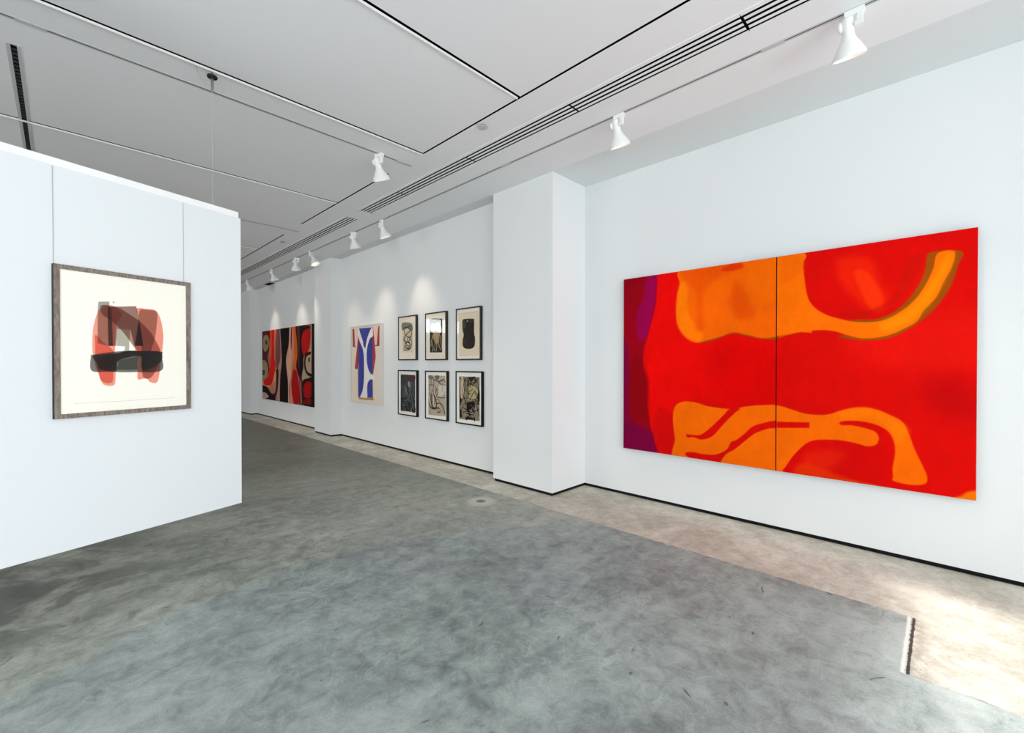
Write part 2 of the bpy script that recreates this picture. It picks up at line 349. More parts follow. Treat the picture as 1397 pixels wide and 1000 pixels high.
ART['diptych']=[
('A',(214,6,2),[(-110,1290),(1075,1159),(1080,-232),(-107,-331)],4,'n'),
('P',(232,4,2),[(123,1066),(552,1026),(553,667),(545,320),(286,297),(193,17),(144,7),(104,351),(104,702)],40,'n'),
('P',(216,1,0),[(340,572),(553,587),(554,321),(393,307)],90,'n'),
('P',(190,2,4),[(915,448),(967,473),(997,406),(997,316),(945,298),(909,353)],80,'n'),
('P',(222,14,6),[(737,613),(1004,709),(1005,496),(807,495)],60,'n'),
('P',(150,0,22),[(-49,1087),(123,1049),(140,873),(117,719),(91,580),(86,421),(105,246),(125,-49),(-47,-88)],9,'n'),
('P',(122,0,55),[(-49,677),(9,637),(26,455),(38,275),(38,166),(133,101),(134,-47),(-47,-88)],22,'n'),
('P',(150,0,70),[(103,1004),(142,1014),(143,924),(132,804),(104,667),(84,633),(61,670),(64,848)],14,'n'),
('P',(150,0,18),[(43,1009),(97,1011),(77,846),(30,835)],25,'n'),
('P',(140,0,12),[(51,563),(104,421),(107,246),(105,175),(31,202),(26,419)],22,'n'),
('P',(214,4,4),[(150,250),(203,222),(215,21),(146,25),(131,144)],8,'n'),
('P',(150,78,5),[(306,611),(358,623),(417,650),(465,637),(506,622),(534,617),(557,620),(556,676),(522,692),(348,694),(305,640)],6,'n'),
('P',(176,84,8),[(559,676),(560,624),(584,633),(618,643),(636,644),(636,669)],5,'n'),
('P',(246,98,0),[(232,1006),(348,1030),(555,1045),(556,918),(556,791),(556,663),(557,631),(542,625),(526,622),(498,627),(465,643),(421,657),(377,637),(330,621),(296,613),(261,639),(232,696),(221,764),(224,867),(234,932)],3,'n'),
('P',(252,118,0),[(234,924),(260,920),(270,758),(320,660),(301,617),(261,641),(232,696),(223,771)],16,'n'),
('P',(232,70,0),[(260,1007),(425,1012),(447,973),(376,941),(320,866),(320,689),(293,698),(300,855),(250,965)],26,'h'),
('P',(226,66,0),[(430,910),(464,830),(485,735),(439,726),(412,811)],28,'h'),
('P',(220,30,0),[(380,974),(412,998),(449,994),(451,971),(416,963)],8,'h'),
('P',(250,105,0),[(480,999),(556,988),(556,816),(514,797),(472,882)],30,'h'),
('P',(152,72,5),[(907,924),(930,932),(973,918),(966,868),(954,798),(931,733),(901,677),(865,632),(830,606),(788,598),(747,605),(714,619),(747,634),(746,685),(800,685),(842,711),(873,763),(893,819),(903,871)],5,'n'),
('A',(248,104,0),[(558,1019),(628,1004),(626,934),(632,853),(637,804),(644,754),(650,692),(650,638),(618,645),(592,637),(559,630)],3,'n'),
('P',(250,108,0),[(552,1019),(617,1006),(634,986),(626,956),(625,907),(632,824),(651,759),(682,718),(720,693),(759,677),(800,674),(830,685),(859,715),(884,755),(904,806),(919,868),(927,922),(958,922),(953,865),(938,811),(925,755),(901,710),(888,668),(859,638),(830,617),(800,608),(769,608),(737,623),(703,644),(662,650),(611,644),(580,641),(565,640),(553,640),(552,752),(552,896)],3,'n'),
('P',(255,130,0),[(812,664),(859,704),(895,765),(927,855),(948,914),(953,886),(936,811),(904,720),(876,669),(830,634)],20,'n'),
('P',(240,96,0),[(571,1008),(617,996),(621,914),(572,879)],25,'h'),
('P',(240,40,2),[(713,955),(787,937),(812,834),(827,747),(788,724),(746,788),(716,864)],30,'h'),
('P',(250,60,5),[(752,881),(778,887),(812,800),(818,731),(788,727)],12,'h'),
('P',(190,15,2),[(867,912),(903,925),(892,863),(870,790),(830,735),(763,692),(717,714),(800,728),(842,795)],14,'h'),
('P',(246,102,0),[(209,189),(217,266),(250,297),(297,296),(341,281),(414,274),(463,292),(509,302),(554,307),(597,291),(630,278),(662,275),(693,281),(731,306),(766,319),(801,315),(831,296),(859,269),(873,222),(887,158),(902,101),(910,61),(905,35),(877,24),(838,32),(836,60),(844,137),(841,198),(825,235),(794,253),(760,259),(727,251),(781,236),(803,219),(810,190),(801,166),(774,158),(731,166),(694,168),(655,154),(623,118),(594,63),(574,-6),(564,-52),(384,-23),(218,-20),(217,89)],3,'n'),
('P',(252,120,0),[(722,294),(773,319),(814,304),(854,271),(873,231),(848,184),(828,243),(787,269),(730,261)],18,'h'),
('P',(240,100,0),[(851,97),(880,110),(874,66),(848,59)],18,'h'),
('P',(236,98,0),[(561,189),(604,189),(592,115),(562,59)],20,'h'),
('P',(243,104,0),[(448,157),(525,182),(525,63),(449,47)],40,'h'),
('P',(244,104,0),[(277,248),(347,241),(318,165),(267,172)],30,'h'),
('P',(214,6,2),[(260,126),(267,124),(308,127),(337,157),(366,201),(394,247),(410,273),(444,280),(430,258),(408,224),(380,174),(352,127),(318,105),(288,112),(265,108)],3,'n'),
('P',(214,6,2),[(260,25),(288,33),(318,30),(357,33),(381,47),(404,72),(417,110),(435,124),(457,155),(483,196),(512,217),(545,233),(553,232),(553,201),(529,193),(491,164),(462,125),(440,93),(422,69),(404,51),(385,12),(378,-18),(308,-20),(262,7)],3,'n'),
('A',(214,6,2),[(556,230),(644,239),(645,214),(556,201)],3,'n'),
('P',(216,4,2),[(719,247),(730,256),(759,261),(787,257),(814,244),(831,218),(839,182),(842,139),(840,82),(835,31),(808,18),(822,116),(808,176),(813,196),(804,220),(780,233),(748,241),(726,238)],3,'n'),
('P',(214,4,2),[(573,-3),(588,43),(617,113),(650,158),(700,171),(738,171),(770,163),(794,155),(811,174),(828,130),(838,32),(774,-11),(701,-5),(621,2)],3,'n'),
('P',(226,66,0),[(613,42),(646,56),(712,25),(760,4),(701,-5),(642,-7),(605,5)],14,'h'),
('P',(230,40,5),[(634,96),(700,130),(738,117),(701,49),(642,35)],30,'h'),
('P',(235,110,0),[(974,11),(985,28),(1002,35),(1002,-15),(963,-4)],8,'n'),
('S',(220,84,0),[(693,0),(760,6),(874,-5),(963,-5),(999,-4)],4,'h')]
ART['far']=[
('A',(150,92,88),[(-44,1102),(1040,1024),(1036,-16),(-51,-92)],3,'n'),
('P',(80,12,14),[(-44,1028),(191,990),(168,849),(156,693),(121,622),(166,450),(119,362),(-48,356)],5,'n'),
('P',(150,128,100),[(28,903),(88,942),(150,908),(156,793),(121,723),(63,696),(23,756)],6,'n'),
('P',(60,50,35),[(71,856),(111,868),(127,809),(87,797)],6,'n'),
('P',(150,128,100),[(-10,550),(50,572),(109,535),(138,449),(115,362),(0,299)],6,'n'),
('P',(50,45,35),[(1,417),(61,419),(49,360),(6,358)],6,'n'),
('P',(220,140,100),[(158,1050),(203,1003),(190,791),(178,578),(165,421),(119,333),(37,286),(24,182),(209,188),(297,285),(345,425),(298,507),(285,786),(301,1007)],4,'n'),
('P',(198,22,2),[(187,1005),(284,1002),(278,786),(284,591),(309,480),(276,367),(209,224),(83,204),(36,227),(48,286),(131,334),(166,450),(185,621),(204,790)],5,'n'),
('P',(224,60,20),[(187,1005),(218,1001),(230,789),(211,578),(177,421),(189,649)],8,'n'),
('P',(110,62,60),[(333,976),(395,970),(404,616),(372,480),(330,452),(310,646)],14,'n'),
('P',(190,120,100),[(141,162),(297,285),(329,342),(339,232),(296,118),(231,70),(152,119)],6,'n'),
('P',(14,3,3),[(-49,177),(72,191),(141,162),(209,96),(285,103),(314,202),(319,369),(315,438),(361,439),(365,343),(350,177),(307,63),(274,-10),(163,6),(-50,-17)],4,'n'),
('P',(180,150,135),[(-50,80),(47,96),(118,73),(140,32),(-50,-17)],5,'n'),
('P',(170,132,120),[(398,1011),(450,1008),(432,670),(448,535),(413,372),(401,32),(317,23),(349,150),(378,371),(366,480),(414,616)],6,'n'),
('P',(14,3,3),[(418,1049),(592,1029),(586,899),(572,770),(533,640),(527,508),(545,377),(560,246),(563,-16),(404,-36),(402,317),(427,481),(436,589),(425,778)],3,'n'),
('P',(214,165,135),[(592,1003),(642,1000),(649,766),(659,573),(621,379),(579,195),(587,13),(563,10),(560,272),(538,403),(523,548),(535,640),(574,757)],4,'n'),
('P',(105,40,32),[(620,990),(642,987),(638,818),(622,690),(610,820)],5,'n'),
('P',(205,130,112),[(642,991),(666,989),(674,637),(640,431),(617,250),(653,21),(606,15),(598,196),(621,431)],5,'n'),
('P',(206,94,14),[(664,995),(708,990),(725,812),(731,635),(709,484),(717,332),(658,304),(645,380),(673,611),(674,764)],4,'n'),
('P',(170,4,2),[(658,432),(709,433),(744,333),(769,209),(767,84),(742,6),(680,11),(638,96),(624,224),(636,328)],4,'n'),
('P',(42,8,10),[(708,1003),(832,989),(815,880),(806,757),(831,633),(840,485),(813,324),(778,335),(735,408),(713,509),(734,635),(725,812)],4,'n'),
('P',(84,34,38),[(746,986),(774,983),(773,634),(761,434),(745,635)],6,'n'),
('P',(14,3,3),[(781,995),(939,977),(946,929),(882,935),(823,879),(808,757),(817,658),(847,608),(830,436),(804,336),(779,435),(771,634),(780,821)],5,'n'),
('P',(170,4,2),[(939,953),(959,868),(946,749),(913,667),(864,620),(831,645),(809,757),(811,856),(849,926),(898,945)],4,'n'),
('P',(170,145,118),[(963,1010),(1002,1006),(999,345),(829,312),(816,386),(839,485),(847,608),(929,666),(959,808)],4,'n'),
('P',(14,3,3),[(864,632),(913,661),(961,665),(953,635),(905,619),(877,571),(877,485),(904,425),(952,403),(999,392),(999,366),(928,372),(872,424),(850,510)],4,'n'),
('P',(50,40,30),[(921,594),(945,594),(945,546),(921,546)],5,'n'),
('P',(26,6,8),[(829,306),(912,341),(999,333),(998,2),(828,17),(815,163)],4,'n'),
('P',(160,2,2),[(843,239),(879,291),(944,304),(969,284),(972,165),(943,103),(862,106),(839,165)],5,'n'),
('P',(120,6,8),[(845,68),(967,93),(974,35),(845,31)],6,'n'),
('P',(60,14,14),[(771,334),(816,312),(822,164),(828,17),(767,9),(774,185)],4,'n'),
('P',(150,92,80),[(778,310),(799,298),(805,162),(811,27),(787,24),(781,185)],4,'n'),
('A',(20,6,6),[(978,1032),(1040,1024),(1036,-16),(968,-26),(970,391)],3,'n')]
ART['robe']=[
('A',(238,222,204),[(-221,1165),(1215,1078),(1210,-126),(-230,-225)],2,'n'),
('A',(170,28,44),[(71,967),(122,962),(142,741),(77,735)],2,'n'),
('A',(60,20,20),[(56,967),(78,966),(84,742),(193,729),(193,721),(62,732)],2,'n'),
('A',(246,208,190),[(115,962),(279,958),(221,728),(142,741)],2,'n'),
('A',(246,208,190),[(723,966),(899,963),(849,730),(798,732)],2,'n'),
('A',(170,28,44),[(899,963),(937,964),(935,733),(849,730)],2,'n'),
('A',(70,20,20),[(792,734),(936,736),(935,726),(792,724)],2,'n'),
('A',(170,28,44),[(250,871),(214,726),(130,445),(248,433),(277,605),(327,869)],2,'n'),
('A',(170,28,44),[(703,957),(736,966),(780,815),(823,594),(733,361),(701,475)],2,'n'),
('A',(90,60,50),[(244,433),(269,433),(267,75),(246,87)],2,'n'),
('A',(34,44,150),[(272,963),(703,959),(722,842),(720,373),(700,363),(629,346),(726,316),(731,88),(548,79),(323,75),(267,75),(263,606),(271,738)],2,'n'),
('P',(240,236,228),[(251,951),(279,960),(328,895),(396,814),(484,707),(515,759),(559,835),(632,909),(710,962),(735,918),(735,848),(647,825),(571,744),(538,655),(537,551),(580,448),(662,385),(758,361),(752,317),(645,311),(569,268),(549,190),(548,79),(426,74),(316,77),(393,159),(441,291),(449,448),(443,604),(396,709),(310,790),(250,871)],2,'n'),
('A',(50,40,60),[(417,774),(464,766),(471,708),(437,734)],3,'n'),
('A',(176,130,60),[(260,75),(545,76),(750,88),(750,58),(544,51),(260,48)],2,'n'),
('A',(235,200,130),[(745,298),(783,299),(782,59),(750,55)],3,'h')]
ART['print_a']=[
('A',(240,226,208),[(-212,1363),(2751,1150),(2749,-104),(-218,-111)],3,'n'),
('A',(226,208,186),[(208,857),(816,842),(814,171),(205,179)],5,'n'),
('P',(120,120,100),[(226,849),(646,836),(782,760),(748,621),(508,715),(243,683)],8,'n'),
('P',(205,190,160),[(332,636),(748,663),(781,452),(679,258),(330,264)],14,'n'),
('S',(40,34,28),[(261,696),(367,749),(646,709),(748,593),(611,513),(402,577),(332,679),(508,743),(731,762),(782,690),(611,640),(402,548),(331,464),(472,403),(645,456),(714,538)],24,'n'),
('S',(40,34,28),[(331,522),(313,450),(472,403),(366,320),(330,235),(610,238),(730,313),(747,425),(576,514),(507,431),(645,385),(610,315),(471,347),(506,275),(644,286)],24,'n'),
('S',(40,34,28),[(384,377),(541,402),(679,342),(644,258),(436,276),(401,334)],22,'n'),
('S',(110,80,60),[(763,200),(763,172)],8,'n')]
ART['print_b']=[
('A',(238,228,208),[(-280,1266),(1308,1153),(1307,-100),(-284,-104)],3,'n'),
('A',(18,16,14),[(220,873),(805,851),(804,157),(227,164)],3,'n'),
('P',(160,160,165),[(260,862),(712,845),(756,701),(755,578),(473,582),(266,616)],6,'n'),
('P',(230,228,225),[(291,761),(474,766),(653,783),(756,675),(764,578),(533,582),(275,629)],6,'n'),
('S',(188,164,122),[(473,595),(351,507),(321,375),(381,268),(351,189)],20,'n'),
('S',(188,164,122),[(533,579),(473,476),(473,319),(427,201)],20,'n'),
('S',(188,164,122),[(563,578),(548,422),(563,291),(517,187)],20,'n'),
('S',(188,164,122),[(593,564),(652,419),(652,315),(740,209)],20,'n'),
('S',(188,164,122),[(623,576),(741,468),(755,364),(784,260)],20,'n'),
('S',(188,164,122),[(473,555),(305,428),(274,296)],20,'n'),
('P',(176,150,110),[(413,597),(652,588),(682,470),(593,342),(473,371),(382,479)],12,'n'),
('S',(18,14,12),[(274,376),(351,268),(320,176)],10,'n'),
('S',(18,14,12),[(503,476),(442,372),(472,214)],10,'n'),
('S',(18,14,12),[(652,523),(622,368),(652,237)],10,'n'),
('S',(18,14,12),[(726,495),(696,392),(769,286)],10,'n'),
('S',(18,14,12),[(352,533),(290,402)],10,'n'),
('S',(120,110,95),[(165,98),(651,81),(885,91)],3,'h')]
ART['print_c']=[
('A',(240,232,218),[(-90,1173),(1085,1088),(1085,-92),(-91,-95)],3,'n'),
('A',(222,202,170),[(104,908),(913,910),(913,86),(144,81)],3,'n'),
('A',(232,214,184),[(118,889),(888,893),(893,99),(163,96)],3,'n'),
('P',(30,20,16),[(280,774),(374,788),(712,773),(742,727),(737,607),(742,486),(775,413),(762,281),(686,228),(557,212),(373,225),(280,278),(272,378),(315,488),(272,576),(261,701)],5,'n'),
('P',(96,90,84),[(280,762),(374,757),(405,645),(373,609),(280,626),(267,701)],8,'h'),
('P',(80,56,40),[(531,768),(712,765),(712,699),(557,700)],8,'h'),
('P',(90,66,46),[(750,414),(775,365),(757,281),(711,294)],6,'h'),
('P',(76,56,40),[(299,377),(452,385),(479,348),(320,339)],8,'h'),
('A',(200,196,190),[(440,754),(492,752),(492,730),(440,732)],5,'n')]
ART['print_d']=[
('A',(240,236,228),[(-275,1110),(1130,1113),(1126,-192),(-281,-299)],3,'n'),
('A',(36,38,40),[(145,904),(899,895),(903,95),(142,91)],4,'n'),
('S',(10,12,14),[(362,789),(359,709),(314,537)],18,'h'),
('S',(120,124,124),[(726,478),(728,368),(752,204)],18,'h'),
('S',(70,78,80),[(347,384),(386,294),(327,124)],26,'h'),
('S',(70,78,80),[(827,442),(775,301),(842,203)],12,'h'),
('S',(70,78,80),[(369,702),(304,596),(389,478)],26,'h'),
('S',(70,78,80),[(335,631),(325,543),(314,350)],12,'h'),
('S',(70,78,80),[(259,609),(261,461),(278,403)],26,'h'),
('S',(120,124,124),[(335,636),(352,514),(303,396)],26,'h'),
('S',(70,78,80),[(417,567),(364,490),(389,293)],26,'h'),
('S',(120,124,124),[(766,788),(739,717),(752,592)],18,'h'),
('S',(90,98,100),[(684,382),(661,276),(650,123)],26,'h'),
('S',(120,124,124),[(650,807),(700,706),(626,554)],12,'h'),
('S',(90,98,100),[(425,836),(419,723),(454,539)],26,'h'),
('S',(10,12,14),[(269,354),(324,274),(224,79)],26,'h'),
('S',(90,98,100),[(648,772),(654,635),(630,580)],26,'h'),
('S',(120,124,124),[(398,352),(395,255),(389,157)],18,'h'),
('S',(10,12,14),[(497,527),(540,400),(451,308)],12,'h'),
('S',(10,12,14),[(550,468),(598,385),(506,177)],26,'h'),
('S',(90,98,100),[(283,557),(282,478),(253,269)],12,'h'),
('S',(70,78,80),[(427,520),(468,389),(442,256)],18,'h'),
('S',(10,12,14),[(429,649),(373,460),(473,388)],12,'h'),
('S',(70,78,80),[(465,539),(487,465),(432,279)],26,'h'),
('S',(10,12,14),[(516,646),(479,577),(556,457)],18,'h'),
('S',(10,12,14),[(281,439),(331,305),(318,228)],26,'h'),
('S',(10,12,14),[(603,447),(656,330),(562,182)],12,'h'),
('S',(120,124,124),[(526,422),(466,342),(562,137)],18,'h'),
('P',(150,150,146),[(534,748),(631,743),(647,656),(582,628),(534,667)],8,'n'),
('P',(64,10,12),[(519,876),(884,890),(890,782),(727,759),(535,802)],12,'n'),
('S',(130,134,132),[(371,635),(452,461),(533,357),(646,482),(663,657)],14,'n'),
('S',(110,116,116),[(304,319),(501,342),(725,312),(851,238)],12,'n'),
('P',(40,32,18),[(693,176),(897,214),(903,95),(724,98)],10,'n'),
('S',(140,146,146),[(760,275),(800,232),(722,168)],13,'n'),
('S',(84,90,92),[(351,501),(313,468),(367,399)],13,'n'),
('S',(84,90,92),[(476,345),(436,280),(436,272)],13,'n'),
('S',(110,116,118),[(480,282),(468,248),(507,212)],13,'n'),
('S',(140,146,146),[(367,150),(386,124),(342,65)],13,'n'),
('S',(140,146,146),[(726,434),(728,391),(699,367)],9,'n'),
('S',(140,146,146),[(858,421),(867,382),(909,345)],13,'n'),
('S',(84,90,92),[(826,504),(835,460),(780,408)],13,'n'),
('S',(84,90,92),[(858,622),(822,589),(897,561)],13,'n'),
('S',(140,146,146),[(325,278),(286,223),(378,208)],13,'n'),
('S',(140,146,146),[(416,637),(425,589),(449,579)],13,'n'),
('S',(110,116,118),[(739,185),(711,117),(759,80)],9,'n'),
('S',(140,146,146),[(708,173),(678,125),(756,110)],13,'n'),
('S',(110,116,118),[(770,374),(805,321),(746,308)],13,'n'),
('S',(84,90,92),[(559,478),(595,436),(546,379)],13,'n'),
('S',(8,8,10),[(491,434),(462,383),(516,347)],13,'n'),
('S',(140,146,146),[(469,576),(437,545),(530,470)],13,'n'),
('S',(140,146,146),[(604,634),(627,589),(622,556)],9,'n'),
('S',(8,8,10),[(292,679),(258,649),(279,592)],13,'n'),
('S',(140,146,146),[(201,672),(173,604),(145,600)],13,'n'),
('S',(110,116,118),[(608,407),(628,355),(665,309)],9,'n'),
('S',(110,116,118),[(574,361),(574,328),(618,284)],9,'n'),
('S',(8,8,10),[(450,737),(451,688),(424,660)],9,'n'),
('S',(140,146,146),[(457,551),(436,495),(431,453)],9,'n'),
('S',(140,146,146),[(296,237),(271,186),(293,143)],9,'n'),
('S',(84,90,92),[(792,541),(777,507),(796,478)],13,'n'),
('S',(8,8,10),[(613,208),(652,150),(602,114)],9,'n'),
('S',(8,8,10),[(365,234),(391,189),(409,138)],9,'n'),
('S',(140,146,146),[(795,231),(809,177),(808,150)],13,'n'),
('S',(140,146,146),[(821,736),(820,687),(833,670)],9,'n')]
ART['print_e']=[
('A',(242,238,230),[(-270,1116),(1129,1119),(1127,-88),(-273,-195)],3,'n'),
('A',(184,170,148),[(151,902),(907,905),(932,95),(149,83)],4,'n'),
('P',(120,108,92),[(160,900),(346,896),(346,827),(174,836)],10,'n'),
('P',(100,90,80),[(458,898),(638,901),(610,832),(486,836)],10,'n'),
('S',(52,42,34),[(346,865),(402,802),(388,701),(373,612),(387,512)],19,'n'),
('S',(52,42,34),[(430,816),(569,793),(733,723),(907,721)],28,'n'),
('S',(52,42,34),[(624,782),(840,824),(907,776)],25,'n'),
('S',(52,42,34),[(159,708),(374,707),(402,727)],16,'n'),
('S',(52,42,34),[(288,508),(274,406),(316,281),(401,235),(513,266),(485,415),(401,500)],41,'n'),
('S',(52,42,34),[(485,541),(513,642),(569,569),(513,492)],22,'n'),
('S',(52,42,34),[(158,350),(230,251),(401,216),(623,259)],25,'n'),
('S',(52,42,34),[(513,329),(678,349),(813,282),(892,151)],22,'n'),
('S',(52,42,34),[(568,194),(623,247),(691,201),(595,158),(554,193)],16,'n'),
('S',(52,42,34),[(513,467),(732,457),(906,470)],16,'n'),
('S',(52,42,34),[(173,504),(259,482),(274,406)],14,'n'),
('S',(52,42,34),[(787,700),(773,576)],22,'n'),
('S',(52,42,34),[(174,670),(231,582),(345,612)],9,'n'),
('P',(232,226,214),[(651,708),(907,721),(914,605),(759,501),(623,521)],16,'h'),
('S',(232,226,214),[(387,487),(387,310)],14,'n'),
('S',(48,38,32),[(203,875),(231,735),(202,607)],13,'n'),
('S',(48,38,32),[(289,826),(274,698)],13,'n'),
('S',(48,38,32),[(345,586),(260,533),(173,542)],13,'n'),
('S',(48,38,32),[(444,703),(513,617),(485,528)],13,'n'),
('S',(48,38,32),[(345,510),(344,308)],13,'n'),
('S',(48,38,32),[(435,489),(415,311)],13,'n'),
('S',(48,38,32),[(202,301),(344,232),(513,253)],13,'n'),
('S',(48,38,32),[(230,200),(230,111)],13,'n'),
('S',(48,38,32),[(485,415),(596,420),(678,374)],13,'n'),
('S',(48,38,32),[(678,349),(786,256),(866,137)],13,'n'),
('S',(48,38,32),[(568,144),(732,178)],13,'n'),
('S',(48,38,32),[(733,822),(787,724)],13,'n'),
('S',(48,38,32),[(231,404),(345,358)],13,'n')]
ART['print_f']=[
('A',(240,238,230),[(-63,1113),(1085,1116),(1084,-91),(-65,-186)],3,'n'),
('A',(140,126,104),[(140,898),(905,898),(904,100),(139,87)],4,'n'),
('P',(200,176,150),[(180,884),(312,860),(325,607),(233,476),(180,577)],4,'n'),
('P',(180,168,124),[(545,752),(745,733),(856,638),(770,499),(620,468),(544,415),(493,375),(506,513),(519,639)],4,'n'),
('A',(16,12,12),[(140,898),(175,899),(185,500),(246,452),(166,320),(259,134),(153,114)],4,'n'),
('P',(16,12,12),[(468,888),(595,897),(758,899),(646,829),(595,803)],4,'n'),
('P',(16,12,12),[(442,385),(620,443),(695,422),(620,319),(544,240),(442,259)],8,'n'),
('A',(16,12,12),[(442,171),(570,141),(670,148),(670,104),(442,108)],4,'n'),
('P',(16,12,12),[(868,626),(905,652),(905,456),(819,501)],4,'n'),
('S',(16,12,12),[(652,733),(612,789)],20,'n'),
('S',(16,12,12),[(761,394),(687,425)],20,'n'),
('S',(16,12,12),[(851,866),(690,765)],20,'n'),
('S',(16,12,12),[(424,146),(596,139)],13,'n'),
('S',(16,12,12),[(704,365),(757,474)],16,'n'),
('S',(16,12,12),[(408,284),(546,322)],16,'n'),
('S',(16,12,12),[(835,506),(828,413)],13,'n'),
('S',(16,12,12),[(465,618),(343,665)],13,'n'),
('S',(16,12,12),[(614,131),(486,234)],16,'n'),
('S',(16,12,12),[(711,612),(782,554)],13,'n'),
('S',(16,12,12),[(261,464),(360,500)],13,'n'),
('S',(16,12,12),[(801,576),(737,638)],20,'n'),
('S',(16,12,12),[(410,99),(541,114)],13,'n'),
('S',(16,12,12),[(216,837),(167,883)],20,'n'),
('S',(16,12,12),[(648,670),(486,601)],16,'n'),
('S',(16,12,12),[(560,720),(565,774)],13,'n'),
('S',(16,12,12),[(434,743),(640,789)],16,'n'),
('S',(16,12,12),[(437,578),(573,584)],20,'n'),
('S',(16,12,12),[(331,385),(510,429)],13,'n'),
('S',(16,12,12),[(836,556),(888,496)],16,'n'),
('S',(16,12,12),[(428,205),(665,197)],20,'n'),
('S',(16,12,12),[(679,783),(823,843)],20,'n'),
('S',(16,12,12),[(550,242),(360,298)],13,'n'),
('S',(16,12,12),[(451,770),(591,697)],13,'n'),
('S',(16,12,12),[(487,737),(453,867)],20,'n'),
('S',(16,12,12),[(640,345),(743,362)],13,'n'),
('S',(16,12,12),[(439,388),(494,441)],20,'n'),
('S',(16,12,12),[(597,472),(506,499)],16,'n'),
('S',(16,12,12),[(785,837),(645,854)],13,'n'),
('S',(16,12,12),[(389,355),(402,453)],13,'n'),
('P',(190,176,150),[(753,339),(780,335),(770,293)],4,'n'),
('P',(150,140,130),[(770,319),(816,315),(774,279)],4,'n'),
('P',(90,80,90),[(768,342),(839,339),(808,312)],4,'n'),
('P',(150,140,130),[(771,153),(796,148),(771,117)],4,'n'),
('P',(150,140,130),[(530,287),(582,283),(547,256)],4,'n'),
('P',(150,140,130),[(333,194),(395,192),(336,152)],4,'n'),
('P',(90,80,90),[(292,371),(335,367),(310,336)],4,'n'),
('P',(90,80,90),[(572,381),(629,377),(602,357)],4,'n'),
('P',(90,80,90),[(234,317),(283,313),(250,278)],4,'n'),
('P',(90,80,90),[(676,265),(723,261),(725,226)],4,'n'),
('S',(16,12,12),[(545,752),(745,733),(856,638),(770,499),(620,468)],17,'n'),
('S',(16,12,12),[(720,646),(570,491),(493,362)],17,'n'),
('S',(16,12,12),[(365,861),(390,698),(312,556),(390,407),(468,336)],17,'n'),
('S',(16,12,12),[(519,864),(442,699),(493,550),(390,483)],17,'n'),
('S',(16,12,12),[(745,868),(844,772),(868,650)],17,'n'),
('S',(16,12,12),[(312,886),(338,608)],17,'n'),
('P',(20,14,16),[(831,445),(876,454),(877,389),(817,407)],4,'n'),
('P',(20,14,16),[(667,300),(694,290),(706,242),(652,262)],4,'n'),
('P',(20,14,16),[(541,800),(576,792),(577,759),(526,762)],4,'n'),
('P',(20,14,16),[(738,859),(781,871),(783,792),(723,821)],4,'n'),
('P',(20,14,16),[(640,324),(677,332),(648,263),(625,286)],4,'n'),
('P',(20,14,16),[(379,863),(419,866),(366,803),(363,825)],4,'n'),
('P',(20,14,16),[(210,256),(238,261),(191,210),(194,216)],4,'n'),
('P',(20,14,16),[(327,829),(367,840),(332,793),(312,790)],4,'n'),
('P',(20,14,16),[(199,272),(236,264),(204,226),(183,233)],4,'n'),
('P',(20,14,16),[(391,138),(452,130),(429,80),(375,99)],4,'n'),
('P',(20,14,16),[(476,249),(504,252),(459,196),(460,210)],4,'n'),
('P',(20,14,16),[(532,217),(561,219),(573,176),(517,178)],4,'n'),
('P',(20,14,16),[(467,823),(526,826),(469,754),(452,785)],4,'n'),
('P',(20,14,16),[(683,397),(735,398),(707,325),(667,359)],4,'n'),
('P',(20,14,16),[(698,148),(739,148),(734,79),(683,110)],4,'n'),
('P',(20,14,16),[(827,314),(874,324),(850,282),(812,276)],4,'n'),
('S',(16,12,12),[(595,417),(892,480)],14,'n'),
('S',(16,12,12),[(259,325),(570,241),(868,308)],14,'n'),
('S',(16,12,12),[(519,313),(519,113)],14,'n'),
('S',(16,12,12),[(720,349),(695,125)],14,'n'),
('S',(16,12,12),[(206,220),(519,251)],14,'n'),
('S',(16,12,12),[(795,427),(868,185)],14,'n'),
('S',(16,12,12),[(339,836),(260,579),(364,457)],14,'n'),
('S',(16,12,12),[(422,825),(519,701)],14,'n')]
